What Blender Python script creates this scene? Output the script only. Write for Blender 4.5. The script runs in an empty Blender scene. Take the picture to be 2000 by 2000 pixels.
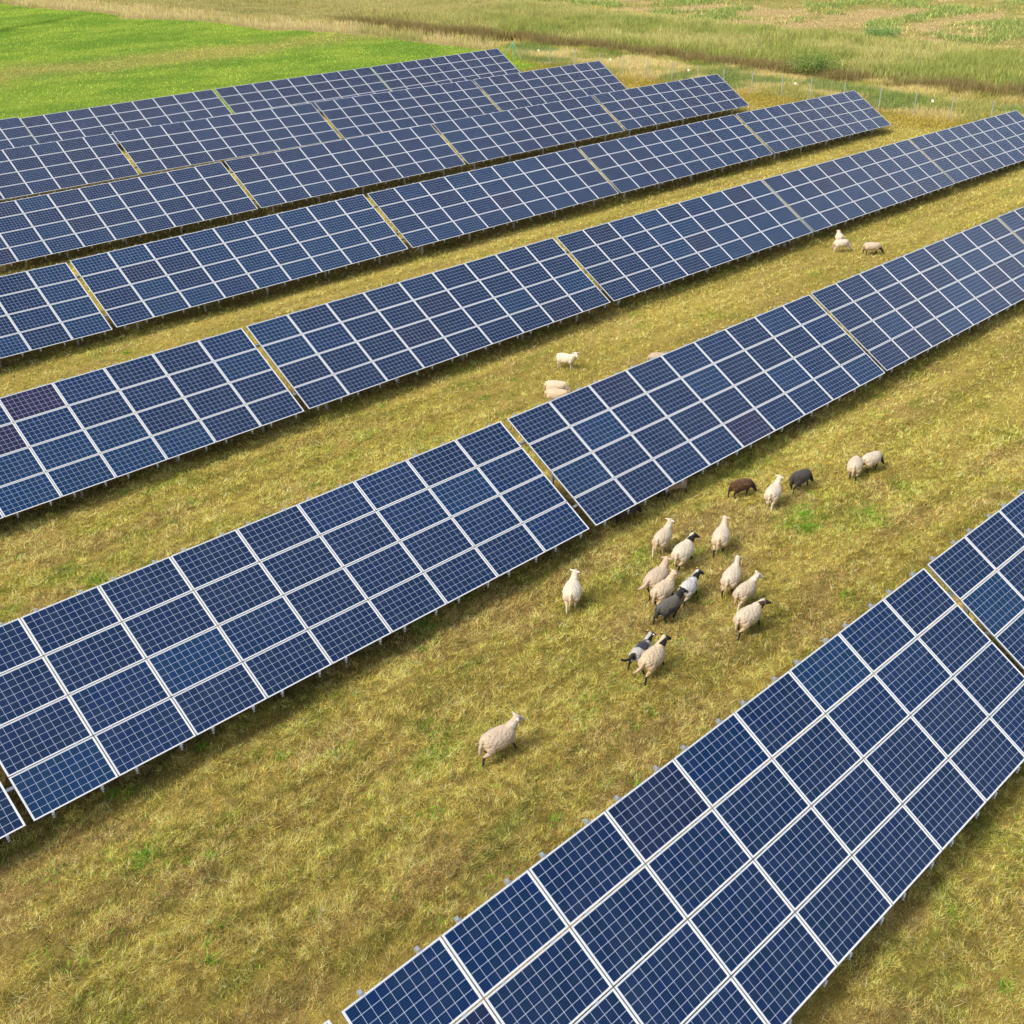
import bpy, math, random
import numpy as np
from mathutils import Vector, Matrix
random.seed(7); RNG = np.random.default_rng(11)
S = bpy.context.scene
R = math.radians

# ------------------------------------------------------------------ camera, world, sun, exposure
cam_d = bpy.data.cameras.new('camera'); cam = bpy.data.objects.new('camera', cam_d); S.collection.objects.link(cam)
YAW, PIT, ROLL = 0.785682177, 0.526454977, 0.000456622
cy_, sy_, cp_, sp_ = math.cos(YAW), math.sin(YAW), math.cos(PIT), math.sin(PIT)
fwd = Vector((sy_*cp_, cy_*cp_, -sp_)); right = Vector((cy_, -sy_, 0)); up = right.cross(fwd)
mw = Matrix((right, up, -fwd)).transposed().to_4x4(); mw.translation = Vector((0, 0, 16.0))
cam.matrix_world = mw
cam_d.sensor_width = 36; cam_d.lens = 2163.557/2000*36
cam_d.shift_x = -95.97/2000; cam_d.shift_y = 9.08/2000
cam_d.clip_start = 0.5; cam_d.clip_end = 3000
S.camera = cam

SUN_EL = R(48); SUN_DIR = Vector((-0.93, 0.30, 0)).normalized()*math.cos(SUN_EL) + Vector((0, 0, math.sin(SUN_EL)))
W = bpy.data.worlds.new("World"); S.world = W; W.use_nodes = True
nt = W.node_tree; nt.nodes.clear()
sky = nt.nodes.new('ShaderNodeTexSky'); sky.sky_type = 'NISHITA'; sky.sun_disc = False
sky.sun_elevation = SUN_EL; sky.sun_rotation = math.atan2(SUN_DIR.x, SUN_DIR.y)
sky.dust_density = 4.0; sky.air_density = 1.2; sky.ozone_density = 1.0
bg = nt.nodes.new('ShaderNodeBackground'); bg.inputs['Strength'].default_value = 0.15
wo = nt.nodes.new('ShaderNodeOutputWorld')
# thin broken cloud veil over the sky
wtc = nt.nodes.new('ShaderNodeTexCoord'); wmp = nt.nodes.new('ShaderNodeMapping'); wmp.inputs['Scale'].default_value = (1, 1, 2.2)
wnz = nt.nodes.new('ShaderNodeTexNoise'); wnz.inputs['Scale'].default_value = 2.6; wnz.inputs['Detail'].default_value = 6
wmr = nt.nodes.new('ShaderNodeMapRange'); wmr.inputs['From Min'].default_value = .38; wmr.inputs['From Max'].default_value = .66; wmr.inputs['To Max'].default_value = .75
wmx = nt.nodes.new('ShaderNodeMix'); wmx.data_type = 'RGBA'; wmx.inputs[7].default_value = (6.6, 6.7, 7.1, 1)
nt.links.new(wtc.outputs['Generated'], wmp.inputs[0]); nt.links.new(wmp.outputs[0], wnz.inputs['Vector']); nt.links.new(wnz.outputs[0], wmr.inputs[0])
nt.links.new(wmr.outputs[0], wmx.inputs[0]); nt.links.new(sky.outputs[0], wmx.inputs[6])
nt.links.new(wmx.outputs[2], bg.inputs['Color']); nt.links.new(bg.outputs[0], wo.inputs['Surface'])
sun_d = bpy.data.lights.new('sun', 'SUN'); sun_d.energy = 2.3; sun_d.angle = R(17); sun_d.color = (1.0, 0.93, 0.80)
sun = bpy.data.objects.new('sun', sun_d); S.collection.objects.link(sun)
sun.rotation_euler = SUN_DIR.to_track_quat('Z', 'Y').to_euler(); sun.location = (0, 0, 60)
S.view_settings.view_transform = 'Standard'; S.view_settings.look = 'None'
S.view_settings.exposure = 0.32; S.view_settings.gamma = 1
S.render.engine = 'CYCLES'

# ------------------------------------------------------------------ numpy noise
def _hash(ix, iy, s):
    h = (ix.astype(np.int64)*374761393 + iy.astype(np.int64)*668265263 + s*974634777) & 0xffffffff
    h = ((h ^ (h >> 13))*1274126177) & 0xffffffff
    return ((h ^ (h >> 16)) & 0xffff)/65535.0
def vnoise(x, y, s=0):
    x = np.asarray(x, float); y = np.asarray(y, float)
    ix = np.floor(x); iy = np.floor(y); fx = x-ix; fy = y-iy
    fx = fx*fx*(3-2*fx); fy = fy*fy*(3-2*fy)
    a = _hash(ix, iy, s); b = _hash(ix+1, iy, s); c = _hash(ix, iy+1, s); d = _hash(ix+1, iy+1, s)
    return (a*(1-fx)+b*fx)*(1-fy)+(c*(1-fx)+d*fx)*fy
def fbm(x, y, s=0, o=4):
    v = 0; a = .5; t = 0
    for i in range(o):
        v = v+a*vnoise(x*2**i+17.3*i, y*2**i-9.1*i, s+i*31); t += a; a *= .5
    return v/t
def sst(a, b, x):
    t = np.clip((x-a)/(b-a), 0, 1); return t*t*(3-2*t)
def mixc(a, b, t):
    a = np.asarray(a, float); b = np.asarray(b, float); t = np.asarray(t)[..., None]
    return a*(1-t)+b*t

# ------------------------------------------------------------------ solar table poses (low left corner x, y, z, yaw, slope)
TAB = {'1a': [15.6756, 81.2455, -17.0309, -0.0019, 0.0089], '1b': [30.7937, 81.2381, -17.0089, -0.0076, 0.017], '1c': [46.0805, 81.1376, -16.7572, 0.0013, 0.0074], '1d': [61.2856, 81.2216, -16.6573, 0.0075, 0.0088], '2a': [16.6351, 69.5897, -16.6232, -0.0168, 0.0087], '2b': [31.8724, 69.3229, -16.4602, -0.0174, 0.0005], '2c': [47.1652, 69.0473, -16.4396, -0.0048, -0.005], '2d': [62.4322, 68.9961, -16.5069, 0.0062, -0.0027], '3a': [17.2236, 56.5589, -16.5116, -0.0151, 0.0108], '3b': [32.4439, 56.3346, -16.3406, -0.013, 0.0046], '3c': [47.6982, 56.1433, -16.2748, -0.0034, 0.0009], '3d': [62.9531, 56.0986, -16.2582, 0.009, -0.0085], '4a': [2.5336, 43.7612, -16.2159, -0.0116, -0.0003], '4b': [17.7247, 43.5689, -16.176, -0.0148, 0.0118], '4c': [33.0108, 43.3462, -16.0184, -0.0038, 0.0031], '4d': [48.2975, 43.3571, -16.0091, 0.0043, -0.0049], '4e': [63.5535, 43.4415, -16.0753, 0.0108, -0.0145], '5a': [3.0529, 30.4262, -15.8504, -0.0062, 0.0065], '5b': [18.2431, 30.3181, -15.729, -0.0026, 0.0051], '5c': [33.5638, 30.3769, -15.7053, 0.0067, -0.0048], '5d': [48.896, 30.5883, -15.8371, 0.0096, -0.0093], '5e': [64.1856, 30.8074, -15.9997, 0.0192, -0.0171], '6a': [-11.5154, 17.4188, -15.2275, 0.0019, 0.0026], '6b': [3.6416, 17.4558, -15.1989, 0.0071, -0.0041], '6c': [18.9038, 17.5552, -15.2668, 0.0073, -0.0028], '6d': [34.2014, 17.761, -15.3496, 0.0133, -0.009], '6e': [49.4006, 18.0235, -15.4959, 0.0008, -0.0111], '7a': [-10.7771, 4.9734, -14.5255, -0.0002, -0.0087], '7b': [4.4419, 4.9586, -14.6681, 0.0082, -0.009], '7c': [19.6598, 5.1112, -14.8252, 0.0051, -0.0072]}
TILT = 0.532379; PX, PY = 1.67, 1.01; CLEAR = 0.65
_kp = []
for k, (x0, y0, z0, yw, sl) in TAB.items():
    for c in (0, 4.5, 9):
        L = c*PX; _kp.append((x0+L*math.cos(yw), y0+L*math.sin(yw), z0+16+L*math.sin(sl)))
_kp = np.array(_kp)
def _poly(x, y):
    x = np.clip(x, -40, 100)/50; y = np.clip(y, -20, 100)/50
    return 16-14.5735-0.07897*x-2.19728*y+0.57247*y*y-CLEAR
_kr = _kp[:, 2]-CLEAR-_poly(_kp[:, 0], _kp[:, 1])
def gbase(x, y):
    x = np.asarray(x, float); y = np.asarray(y, float)
    num = np.zeros_like(x); den = np.full_like(x, .25)
    for (px, py, _), r in zip(_kp, _kr):
        w = np.exp(-((x-px)**2/(2*9.0**2)+(y-py)**2/(2*6.0**2))); num += w*r; den += w
    return _poly(x, y)+num/den
def gz(x, y):
    x = np.asarray(x, float); y = np.asarray(y, float)
    return gbase(x, y)+(fbm(x/2.6, y/1.7, 5, 3)-.5)*.10+(fbm(x/14, y/14, 9, 2)-.5)*.35*sst(84, 110, np.maximum(x, y))

# ------------------------------------------------------------------ zones
def xb(y): return np.interp(y, [86, 102, 110, 124, 134, 150, 160, 173, 193, 260], [84, 90, 89, 88, 82.5, 81.5, 76, 76, 71, 56])
def xu(y): return np.interp(y, [86, 102, 113, 134, 152, 174, 188, 199, 260], [94, 95, 94, 92.5, 87.5, 82.5, 80, 74.5, 59])
def warp(x, y, a=1.6, s=3): return x+(fbm(x/5, y/5, s, 3)-.5)*2*a, y+(fbm(x/5, y/5, s+40, 3)-.5)*2*a
def masks(x, y):
    x, y = warp(np.asarray(x, float), np.asarray(y, float))
    far = sst(86.5, 88.5, y)
    meadow = far*(1-sst(-.7, .7, x-xb(y)))
    straw = sst(100, 104, y)*sst(-.7, .7, x-xb(y))*(1-sst(-1, 1, x-xu(y)))
    field = sst(125.5, 129, x-.06*(y-80))
    reed = sst(98.9, 100.2, np.maximum(x, 0)+np.where(y > 108, x-xu(y)-(x-99), 0))*(1-field)
    verge = sst(79, 84, x)*(1-sst(98.2, 99.6, x))*(1-sst(100, 104, y))*(1-meadow)
    return meadow, straw, verge, reed, field
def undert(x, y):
    # brown soil tone beneath the tables, darkened in colour to deepen the shade there
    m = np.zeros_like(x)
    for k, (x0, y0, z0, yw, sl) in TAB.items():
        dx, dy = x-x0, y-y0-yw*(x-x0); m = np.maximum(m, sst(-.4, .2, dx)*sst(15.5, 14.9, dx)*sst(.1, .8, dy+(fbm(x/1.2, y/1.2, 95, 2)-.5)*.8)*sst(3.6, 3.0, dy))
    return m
def albedo(x, y):
    x = np.asarray(x, float); y = np.asarray(y, float)
    n1 = fbm(x/2.4, y/1.3, 1, 5); n2 = fbm(x/9, y/5, 2, 3); n3 = fbm(x/.9, y/.6, 3, 3); st = fbm(x/8, y/.55, 4, 3)
    gold, olive = (.87, .635, .165), (.59, .495, .10); green = (.34, .45, .055); brown = (.76, .50, .21)
    c = mixc(olive, gold, sst(.36, .62, n1*.6+st*.4))
    c = mixc(c, brown, sst(.52, .68, fbm(x/2.2, y/1.0, 8, 4))*.6)
    c = mixc(c, green, sst(.60, .75, n3*.35+n2*.3+fbm(x/1.6, y/1.3, 12, 3)*.35+.04)*.9)
    near = sst(40, 18, np.hypot(x, y))
    c = mixc(c, (.55, .42, .13), near*.35)
    c = mixc(c, (.84, .66, .17), sst(20, 50, np.hypot(x, y))*.6)
    c = c*(.86+.28*sst(.35, .65, fbm(x/9, y/.45, 77, 3)))[..., None]
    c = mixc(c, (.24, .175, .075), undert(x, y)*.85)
    me, sr, ve, re, fi = masks(x, y)
    # verge
    v1 = fbm(x/3, y/4, 21, 4)
    cv = mixc((.52, .50, .14), (.84, .68, .30), sst(.38, .58, v1)); cv = mixc(cv, (.26, .37, .08), sst(.55, .7, fbm(x/4, y/5, 22, 3))*.8)
    cv = mixc((.58, .46, .10), cv, sst(84, 88, x))
    c = mixc(c, cv, ve)
    # meadow
    m1 = fbm(x/7, y/3.5, 31, 4); m2 = fbm(x/3, y/1.2, 32, 4)
    cm = mixc((.31, .50, .075), (.48, .64, .10), sst(.35, .65, m1*.6+m2*.4))
    band = np.exp(-((y-(121+.03*(x-55)+(fbm(x/9, y/9, 35, 3)-.5)*10))/4.8)**2)
    cm = mixc(cm, (.66, .58, .18), np.clip(band*1.2, 0, 1)*(.45+.55*m1))
    cm = mixc(cm, (.52, .68, .05), np.exp(-((y-95)/5.0)**2)*.5*sst(.4, .6, fbm(x/8, y/4, 36, 3)))
    ditch = np.exp(-((y-(160+.55*(x-60)+(m1-.5)*4))/1.3)**2)*sst(40, 50, x)*(1-sst(66, 74, x))
    cm = mixc(cm, (.16, .30, .04), ditch*.8)
    c = mixc(c, cm, me)
    c = mixc(c, mixc((.84, .68, .34), (.58, .54, .20), sst(.45, .65, fbm(x/5, y/5, 41, 4))), sr)
    r1 = fbm(x/9, y/9, 51, 4); r2 = fbm(x/2.4, y/2.4, 52, 3)
    cr = mixc((.44, .47, .13), (.62, .58, .22), sst(.38, .62, r1)); cr = mixc(cr, (.32, .39, .10), sst(.55, .7, r2)*.6)
    cr = mixc(cr, (.62, .53, .23), sst(105, 150, y)*.65)
    c = mixc(c, cr, re)
    f1 = fbm(x/11, y/7, 61, 4); f2 = fbm(x/4, y/2.5, 62, 4)
    cf = mixc((.60, .54, .18), (.84, .64, .30), sst(.44, .56, f1*.6+f2*.4)); cf = mixc(cf, (.42, .50, .15), sst(.52, .64, fbm(x/8, y/6, 63, 4)))
    c = mixc(c, cf, fi)
    return c

# ------------------------------------------------------------------ object helpers
COL = S.collection
def tag(o, label=None, cat=None, group=None, kind=None):
    if label: o['label'] = label
    if cat: o['category'] = cat
    if group: o['group'] = group
    if kind: o['kind'] = kind
    return o
def mesh_np(name, V, F, mat, cols=None, smooth=False, uv=None):
    """V (n,3), F (m,k) equal sized faces"""
    me = bpy.data.meshes.new(name); V = np.asarray(V, np.float32); F = np.asarray(F, np.int32); m, k = F.shape
    me.vertices.add(len(V)); me.vertices.foreach_set('co', V.ravel())
    me.loops.add(m*k); me.loops.foreach_set('vertex_index', F.ravel())
    me.polygons.add(m); me.polygons.foreach_set('loop_start', np.arange(0, m*k, k, dtype=np.int32))
    if smooth: me.polygons.foreach_set('use_smooth', np.ones(m, bool))
    me.update(calc_edges=True)
    if cols is not None:
        a = me.attributes.new('Col', 'FLOAT_COLOR', 'POINT'); c4 = np.ones((len(V), 4), np.float32); c4[:, :3] = cols
        a.data.foreach_set('color', c4.ravel())
    if mat: me.materials.append(mat)
    return me
def obj(name, me, parent=None, mat4=None):
    o = bpy.data.objects.new(name, me); COL.objects.link(o)
    if parent: o.parent = parent
    if mat4 is not None: o.matrix_local = mat4
    return o
class MB:
    def __init__(s): s.v = []; s.f = []; s.m = []
    def box(s, c, d, rot=None, mi=0):
        n = len(s.v); c = Vector(c)
        for z in (-.5, .5):
            for y in (-.5, .5):
                for x in (-.5, .5):
                    p = Vector((x*d[0], y*d[1], z*d[2]))
                    if rot is not None: p = rot @ p
                    s.v.append(c+p)
        for f in ((0, 2, 3, 1), (4, 5, 7, 6), (0, 1, 5, 4), (2, 6, 7, 3), (0, 4, 6, 2), (1, 3, 7, 5)):
            s.f.append(tuple(n+i for i in f)); s.m.append(mi)
        return s
    def bar(s, a, b, w, h=None, mi=0):
        a = Vector(a); b = Vector(b); d = b-a
        return s.box((a+b)/2, (w, h or w, d.length), d.to_track_quat('Z', 'X').to_matrix(), mi)
    def tube(s, a, b, r, n=8, r2=None, mi=0):
        a = Vector(a); b = Vector(b); q = (b-a).to_track_quat('Z', 'X').to_matrix(); k = len(s.v); r2 = r if r2 is None else r2
        for p, rr in ((a, r), (b, r2)):
            for i in range(n):
                t = 2*math.pi*i/n; s.v.append(p+q @ Vector((rr*math.cos(t), rr*math.sin(t), 0)))
        for i in range(n):
            j = (i+1) % n; s.f.append((k+i, k+j, k+n+j, k+n+i)); s.m.append(mi)
        s.f.append(tuple(k+i for i in reversed(range(n)))); s.f.append(tuple(k+n+i for i in range(n))); s.m += [mi, mi]
        return s
    def quad(s, a, b, c, d, mi=0):
        n = len(s.v); s.v += [Vector(a), Vector(b), Vector(c), Vector(d)]; s.f.append((n, n+1, n+2, n+3)); s.m.append(mi); return s
    def mesh(s, name, mats, bev=0):
        me = bpy.data.meshes.new(name); me.from_pydata([tuple(v) for v in s.v], [], s.f)
        for m in (mats if isinstance(mats, (list, tuple)) else [mats]): me.materials.append(m)
        me.polygons.foreach_set('material_index', s.m); me.update()
        return me

# ------------------------------------------------------------------ materials
def mat(name):
    m = bpy.data.materials.new(name); m.use_nodes = True; m.node_tree.nodes.clear(); N = m.node_tree
    out = N.nodes.new('ShaderNodeOutputMaterial'); return m, N, out
def nd(N, t, **kw):
    n = N.nodes.new(t)
    for k, v in kw.items():
        if k.startswith('i_'):
            kk = k[2:]; n.inputs[int(kk) if kk.isdigit() else kk.replace('_', ' ')].default_value = v
        else: setattr(n, k, v)
    return n
def math_(N, op, a, b=None, c=None):
    n = N.nodes.new('ShaderNodeMath'); n.operation = op
    for i, v in enumerate((a, b, c)):
        if v is None: continue
        if isinstance(v, (int, float)): n.inputs[i].default_value = v
        else: N.links.new(v, n.inputs[i])
    return n.outputs[0]
def mixrgb(N, f, a, b, mode='MIX'):
    n = N.nodes.new('ShaderNodeMix'); n.data_type = 'RGBA'; n.blend_type = mode; n.clamp_result = False
    for i, v in ((0, f), (6, a), (7, b)):
        if isinstance(v, (int, float)): n.inputs[i].default_value = v
        elif isinstance(v, tuple): n.inputs[i].default_value = (*v, 1) if len(v) == 3 else v
        else: N.links.new(v, n.inputs[i])
    return n.outputs[2]
def simple(name, col, rough=.5, metal=0., spec=.5, noise=0, scale=10, bump=0):
    m, N, out = mat(name); p = nd(N, 'ShaderNodeBsdfPrincipled'); p.inputs['Roughness'].default_value = rough; p.inputs['Metallic'].default_value = metal
    p.inputs['Specular IOR Level'].default_value = spec; p.inputs['Base Color'].default_value = (*col, 1)
    if noise:
        tc = nd(N, 'ShaderNodeTexCoord'); nz = nd(N, 'ShaderNodeTexNoise'); nz.inputs['Scale'].default_value = scale; nz.inputs['Detail'].default_value = 5
        N.links.new(tc.outputs['Object'], nz.inputs['Vector'])
        v = math_(N, 'MULTIPLY_ADD', nz.outputs[0], 2*noise, 1-noise)
        hs = nd(N, 'ShaderNodeHueSaturation'); hs.inputs['Color'].default_value = (*col, 1); N.links.new(v, hs.inputs['Value']); N.links.new(hs.outputs[0], p.inputs['Base Color'])
        if bump:
            b = nd(N, 'ShaderNodeBump'); b.inputs['Strength'].default_value = bump; N.links.new(nz.outputs[0], b.inputs['Height']); N.links.new(b.outputs[0], p.inputs['Normal'])
    N.links.new(p.outputs[0], out.inputs[0]); return m

def ground_mat():
    m, N, out = mat('grassy_ground'); at = nd(N, 'ShaderNodeAttribute', attribute_name='Col'); tc = nd(N, 'ShaderNodeTexCoord')
    nz = nd(N, 'ShaderNodeTexNoise'); nz.inputs['Scale'].default_value = 9; nz.inputs['Detail'].default_value = 8; nz.inputs['Roughness'].default_value = .75
    N.links.new(tc.outputs['Object'], nz.inputs['Vector'])
    mp = nd(N, 'ShaderNodeMapping'); mp.inputs['Scale'].default_value = (1, 1, .3); N.links.new(tc.outputs['Object'], mp.inputs[0])
    vo = nd(N, 'ShaderNodeTexNoise'); vo.inputs['Scale'].default_value = 38; vo.inputs['Detail'].default_value = 4; vo.inputs['Distortion'].default_value = 1.5; N.links.new(mp.outputs[0], vo.inputs['Vector'])
    a = math_(N, 'MULTIPLY_ADD', nz.outputs[0], .9, .18); b = math_(N, 'MULTIPLY_ADD', vo.outputs[0], 1.0, .22)
    v = math_(N, 'MULTIPLY', a, b)
    v = math_(N, 'MULTIPLY', v, .95)
    c = nd(N, 'ShaderNodeVectorMath', operation='SCALE'); N.links.new(at.outputs['Color'], c.inputs[0]); N.links.new(v, c.inputs['Scale'])
    p = nd(N, 'ShaderNodeBsdfDiffuse'); N.links.new(c.outputs[0], p.inputs['Color'])
    bp = nd(N, 'ShaderNodeBump'); bp.inputs['Strength'].default_value = .8; bp.inputs['Distance'].default_value = .06
    h = math_(N, 'ADD', nz.outputs[0], math_(N, 'MULTIPLY', vo.outputs[0], .5)); N.links.new(h, bp.inputs['Height']); N.links.new(bp.outputs[0], p.inputs['Normal'])
    N.links.new(p.outputs[0], out.inputs[0]); return m
def blade_mat(name, tr=.25):
    m, N, out = mat(name); at = nd(N, 'ShaderNodeAttribute', attribute_name='Col')
    d = nd(N, 'ShaderNodeBsdfDiffuse'); t = nd(N, 'ShaderNodeBsdfTranslucent'); mx = nd(N, 'ShaderNodeMixShader'); mx.inputs[0].default_value = tr
    N.links.new(at.outputs['Color'], d.inputs[0]); N.links.new(at.outputs['Color'], t.inputs[0])
    N.links.new(d.outputs[0], mx.inputs[1]); N.links.new(t.outputs[0], mx.inputs[2]); N.links.new(mx.outputs[0], out.inputs[0]); return m
M_ground = ground_mat(); M_blade = blade_mat('grass_blades', .3); M_reed = blade_mat('reed_leaves', .42)

MARG = .035; MARY = .0255; CX = (1.65-2*MARG)/10; CYc = (.99-2*MARY)/6
def cell_mat():
    m, N, out = mat('solar_cells'); tc = nd(N, 'ShaderNodeTexCoord'); sp = nd(N, 'ShaderNodeSeparateXYZ'); N.links.new(tc.outputs['Object'], sp.inputs[0])
    oi = nd(N, 'ShaderNodeObjectInfo')
    x = math_(N, 'DIVIDE', math_(N, 'SUBTRACT', sp.outputs[0], MARG), CX); y = math_(N, 'DIVIDE', math_(N, 'SUBTRACT', sp.outputs[1], MARY), CYc)
    def line(c, w):   # distance to nearest cell edge < w
        f = math_(N, 'FRACT', math_(N, 'ADD', c, .5)); d = math_(N, 'ABSOLUTE', math_(N, 'SUBTRACT', f, .5)); return math_(N, 'LESS_THAN', d, w)
    grid = math_(N, 'MAXIMUM', line(x, .017), line(y, .018))
    # chamfered cell corners
    fx = math_(N, 'ABSOLUTE', math_(N, 'SUBTRACT', math_(N, 'FRACT', math_(N, 'ADD', x, .5)), .5)); fy = math_(N, 'ABSOLUTE', math_(N, 'SUBTRACT', math_(N, 'FRACT', math_(N, 'ADD', y, .5)), .5))
    bb = math_(N, 'LESS_THAN', math_(N, 'ABSOLUTE', math_(N, 'SUBTRACT', math_(N, 'FRACT', math_(N, 'MULTIPLY', y, 5)), .5)), .075)
    # per cell variation
    cid = nd(N, 'ShaderNodeCombineXYZ'); N.links.new(math_(N, 'FLOOR', x), cid.inputs[0]); N.links.new(math_(N, 'FLOOR', y), cid.inputs[1]); N.links.new(math_(N, 'MULTIPLY', oi.outputs['Random'], 50), cid.inputs[2])
    wn = nd(N, 'ShaderNodeTexWhiteNoise'); N.links.new(cid.outputs[0], wn.inputs['Vector'])
    hs = nd(N, 'ShaderNodeHueSaturation'); N.links.new(oi.outputs['Color'], hs.inputs['Color'])
    N.links.new(math_(N, 'MULTIPLY_ADD', wn.outputs['Value'], .35, .82), hs.inputs['Value']); N.links.new(math_(N, 'MULTIPLY_ADD', wn.outputs['Value'], .02, .485), hs.inputs['Hue'])
    # poly-crystal mottling
    off = nd(N, 'ShaderNodeVectorMath', operation='ADD'); N.links.new(tc.outputs['Object'], off.inputs[0])
    rr = nd(N, 'ShaderNodeCombineXYZ'); N.links.new(math_(N, 'MULTIPLY', oi.outputs['Random'], 91), rr.inputs[2]); N.links.new(rr.outputs[0], off.inputs[1])
    nz = nd(N, 'ShaderNodeTexNoise'); nz.inputs['Scale'].default_value = 2.2; nz.inputs['Detail'].default_value = 6; N.links.new(off.outputs[0], nz.inputs['Vector'])
    c = mixrgb(N, math_(N, 'MULTIPLY', nz.outputs[0], .4), hs.outputs[0], (.003, .021, .066))
    c = mixrgb(N, math_(N, 'MULTIPLY', bb, .42), c, (.075, .13, .27))
    c = mixrgb(N, grid, c, (.48, .56, .70))
    # droppings and dust spots
    vo = nd(N, 'ShaderNodeTexNoise'); vo.inputs['Scale'].default_value = 5.5; vo.inputs['Detail'].default_value = 3; vo.inputs['Roughness'].default_value = .6; N.links.new(off.outputs[0], vo.inputs['Vector'])
    spt = nd(N, 'ShaderNodeMapRange'); spt.inputs['From Min'].default_value = .735; spt.inputs['From Max'].default_value = .80; spt.inputs['To Max'].default_value = .35; N.links.new(vo.outputs[0], spt.inputs[0])
    c = mixrgb(N, spt.outputs[0], c, (.35, .38, .42))
    dust = nd(N, 'ShaderNodeMapRange'); dust.inputs['From Min'].default_value = .4; dust.inputs['From Max'].default_value = .9; dust.inputs['To Max'].default_value = .06
    N.links.new(nz.outputs[0], dust.inputs[0]); c = mixrgb(N, dust.outputs[0], c, (.20, .22, .26))
    p = nd(N, 'ShaderNodeBsdfPrincipled'); N.links.new(c, p.inputs['Base Color']); p.inputs['Roughness'].default_value = .14
    p.inputs['Specular IOR Level'].default_value = .17
    N.links.new(math_(N, 'MULTIPLY_ADD', nz.outputs[0], .12, .10), p.inputs['Roughness'])
    N.links.new(p.outputs[0], out.inputs[0]); return m
M_cell = cell_mat()
M_white = simple('backsheet_margin', (.72, .75, .80), .3)
M_frame = simple('anodised_frame', (.72, .735, .76), .42, .15, noise=.06, scale=3)
M_side = simple('frame_side_gap_shade', (.20, .205, .21), .6, .2)  # frame sides coloured darker so the gaps between panels look shaded
M_galv = simple('galvanised_steel', (.46, .49, .51), .45, .55, noise=.18, scale=14)
M_under = simple('panel_back', (.55, .56, .56), .6)
M_post = simple('fence_steel', (.50, .52, .52), .5, .3, noise=.1)
M_green = simple('green_painted_steel', (.22, .50, .30), .5)
M_sign = simple('white_plate', (.82, .82, .80), .5)
M_tagm = simple('yellow_ear_tag', (.85, .62, .05), .5)
M_tagw = simple('white_ear_tag', (.85, .85, .80), .5)

# ------------------------------------------------------------------ ground sheet
def axis(lo, hi, segs):
    out = [lo]
    for a, b, st in segs:
        n = max(1, int(round((b-a)/st))); out += list(a+(b-a)*np.arange(1, n+1)/n)
    return np.array(out)
ax = axis(-900, 0, [(-900, -100, 40), (-100, -20, 4), (-20, 60, .32), (60, 150, .75), (150, 220, 2.5), (220, 1100, 40)])
ay = axis(-900, 0, [(-900, -100, 40), (-100, -16, 4), (-16, 60, .32), (60, 140, .75), (140, 230, 2.0), (230, 1100, 40)])
def sheet(name, ax, ay, keep=None, dz=0):
    X, Y = np.meshgrid(ax, ay); Z = gz(X, Y)+dz
    V = np.stack([X.ravel(), Y.ravel(), Z.ravel()], 1); nx, ny = len(ax), len(ay)
    I = np.arange(nx*ny).reshape(ny, nx); F = np.stack([I[:-1, :-1], I[:-1, 1:], I[1:, 1:], I[1:, :-1]], -1).reshape(-1, 4)
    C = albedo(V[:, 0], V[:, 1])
    if keep is not None:
        cx = V[F, 0].mean(1); cyy = V[F, 1].mean(1); F = F[keep(cx, cyy)]
        u, inv = np.unique(F, return_inverse=True); V = V[u]; C = C[u]; F = inv.reshape(F.shape)
    return obj(name, mesh_np(name, V, F, M_ground, C, True))
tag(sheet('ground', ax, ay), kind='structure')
mx_ = axis(0, 0, [(0, 92, .8)]); my_ = axis(87, 0, [(87, 260, 1.2)])
tag(sheet('meadow', mx_, my_, lambda x, y: x < xb(y)+.6, .03), kind='structure')
fx_ = axis(127, 0, [(127, 260, 1.2)]); fy_ = axis(10, 0, [(10, 230, 1.4)])
tag(sheet('field', fx_, fy_, None, .035), kind='structure')

# ------------------------------------------------------------------ solar tables
def panel_meshes():
    g = MB().box((.825, .495, -.008), (1.65-.03, .99-.025, .012)).mesh('solar_panel', M_cell)
    f = MB(); w = .024; wy = .0165; q = .009
    for zc, dz, mi in ((.001, .006, 0), (-.017, .030, 3)):
        f.box((.825, wy/2, zc), (1.65, wy, dz), mi=mi); f.box((.825, .99-wy/2, zc), (1.65, wy, dz), mi=mi)
        f.box((w/2, .495, zc), (w, .99-2*wy, dz), mi=mi); f.box((1.65-w/2, .495, zc), (w, .99-2*wy, dz), mi=mi)
    f.quad((.0245, .017, -.0178), (.0245, .973, -.0178), (1.6255, .973, -.0178), (1.6255, .017, -.0178), 1)
    # white backsheet margin between frame and cells, on the glass
    f.box((.825, wy+q/2, -.0005), (1.65-2*w, q, .0025), mi=2); f.box((.825, .99-wy-q/2, -.0005), (1.65-2*w, q, .0025), mi=2)
    f.box((w+.0055, .495, -.0005), (.011, .99-2*wy-2*q, .0025), mi=2); f.box((1.65-w-.0055, .495, -.0005), (.011, .99-2*wy-2*q, .0025), mi=2)
    f = f.mesh('panel_frame', [M_frame, M_under, M_white, M_side])
    return g, f
ME_glass, ME_frame = panel_meshes()
SL = 4*PY-.02
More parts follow.
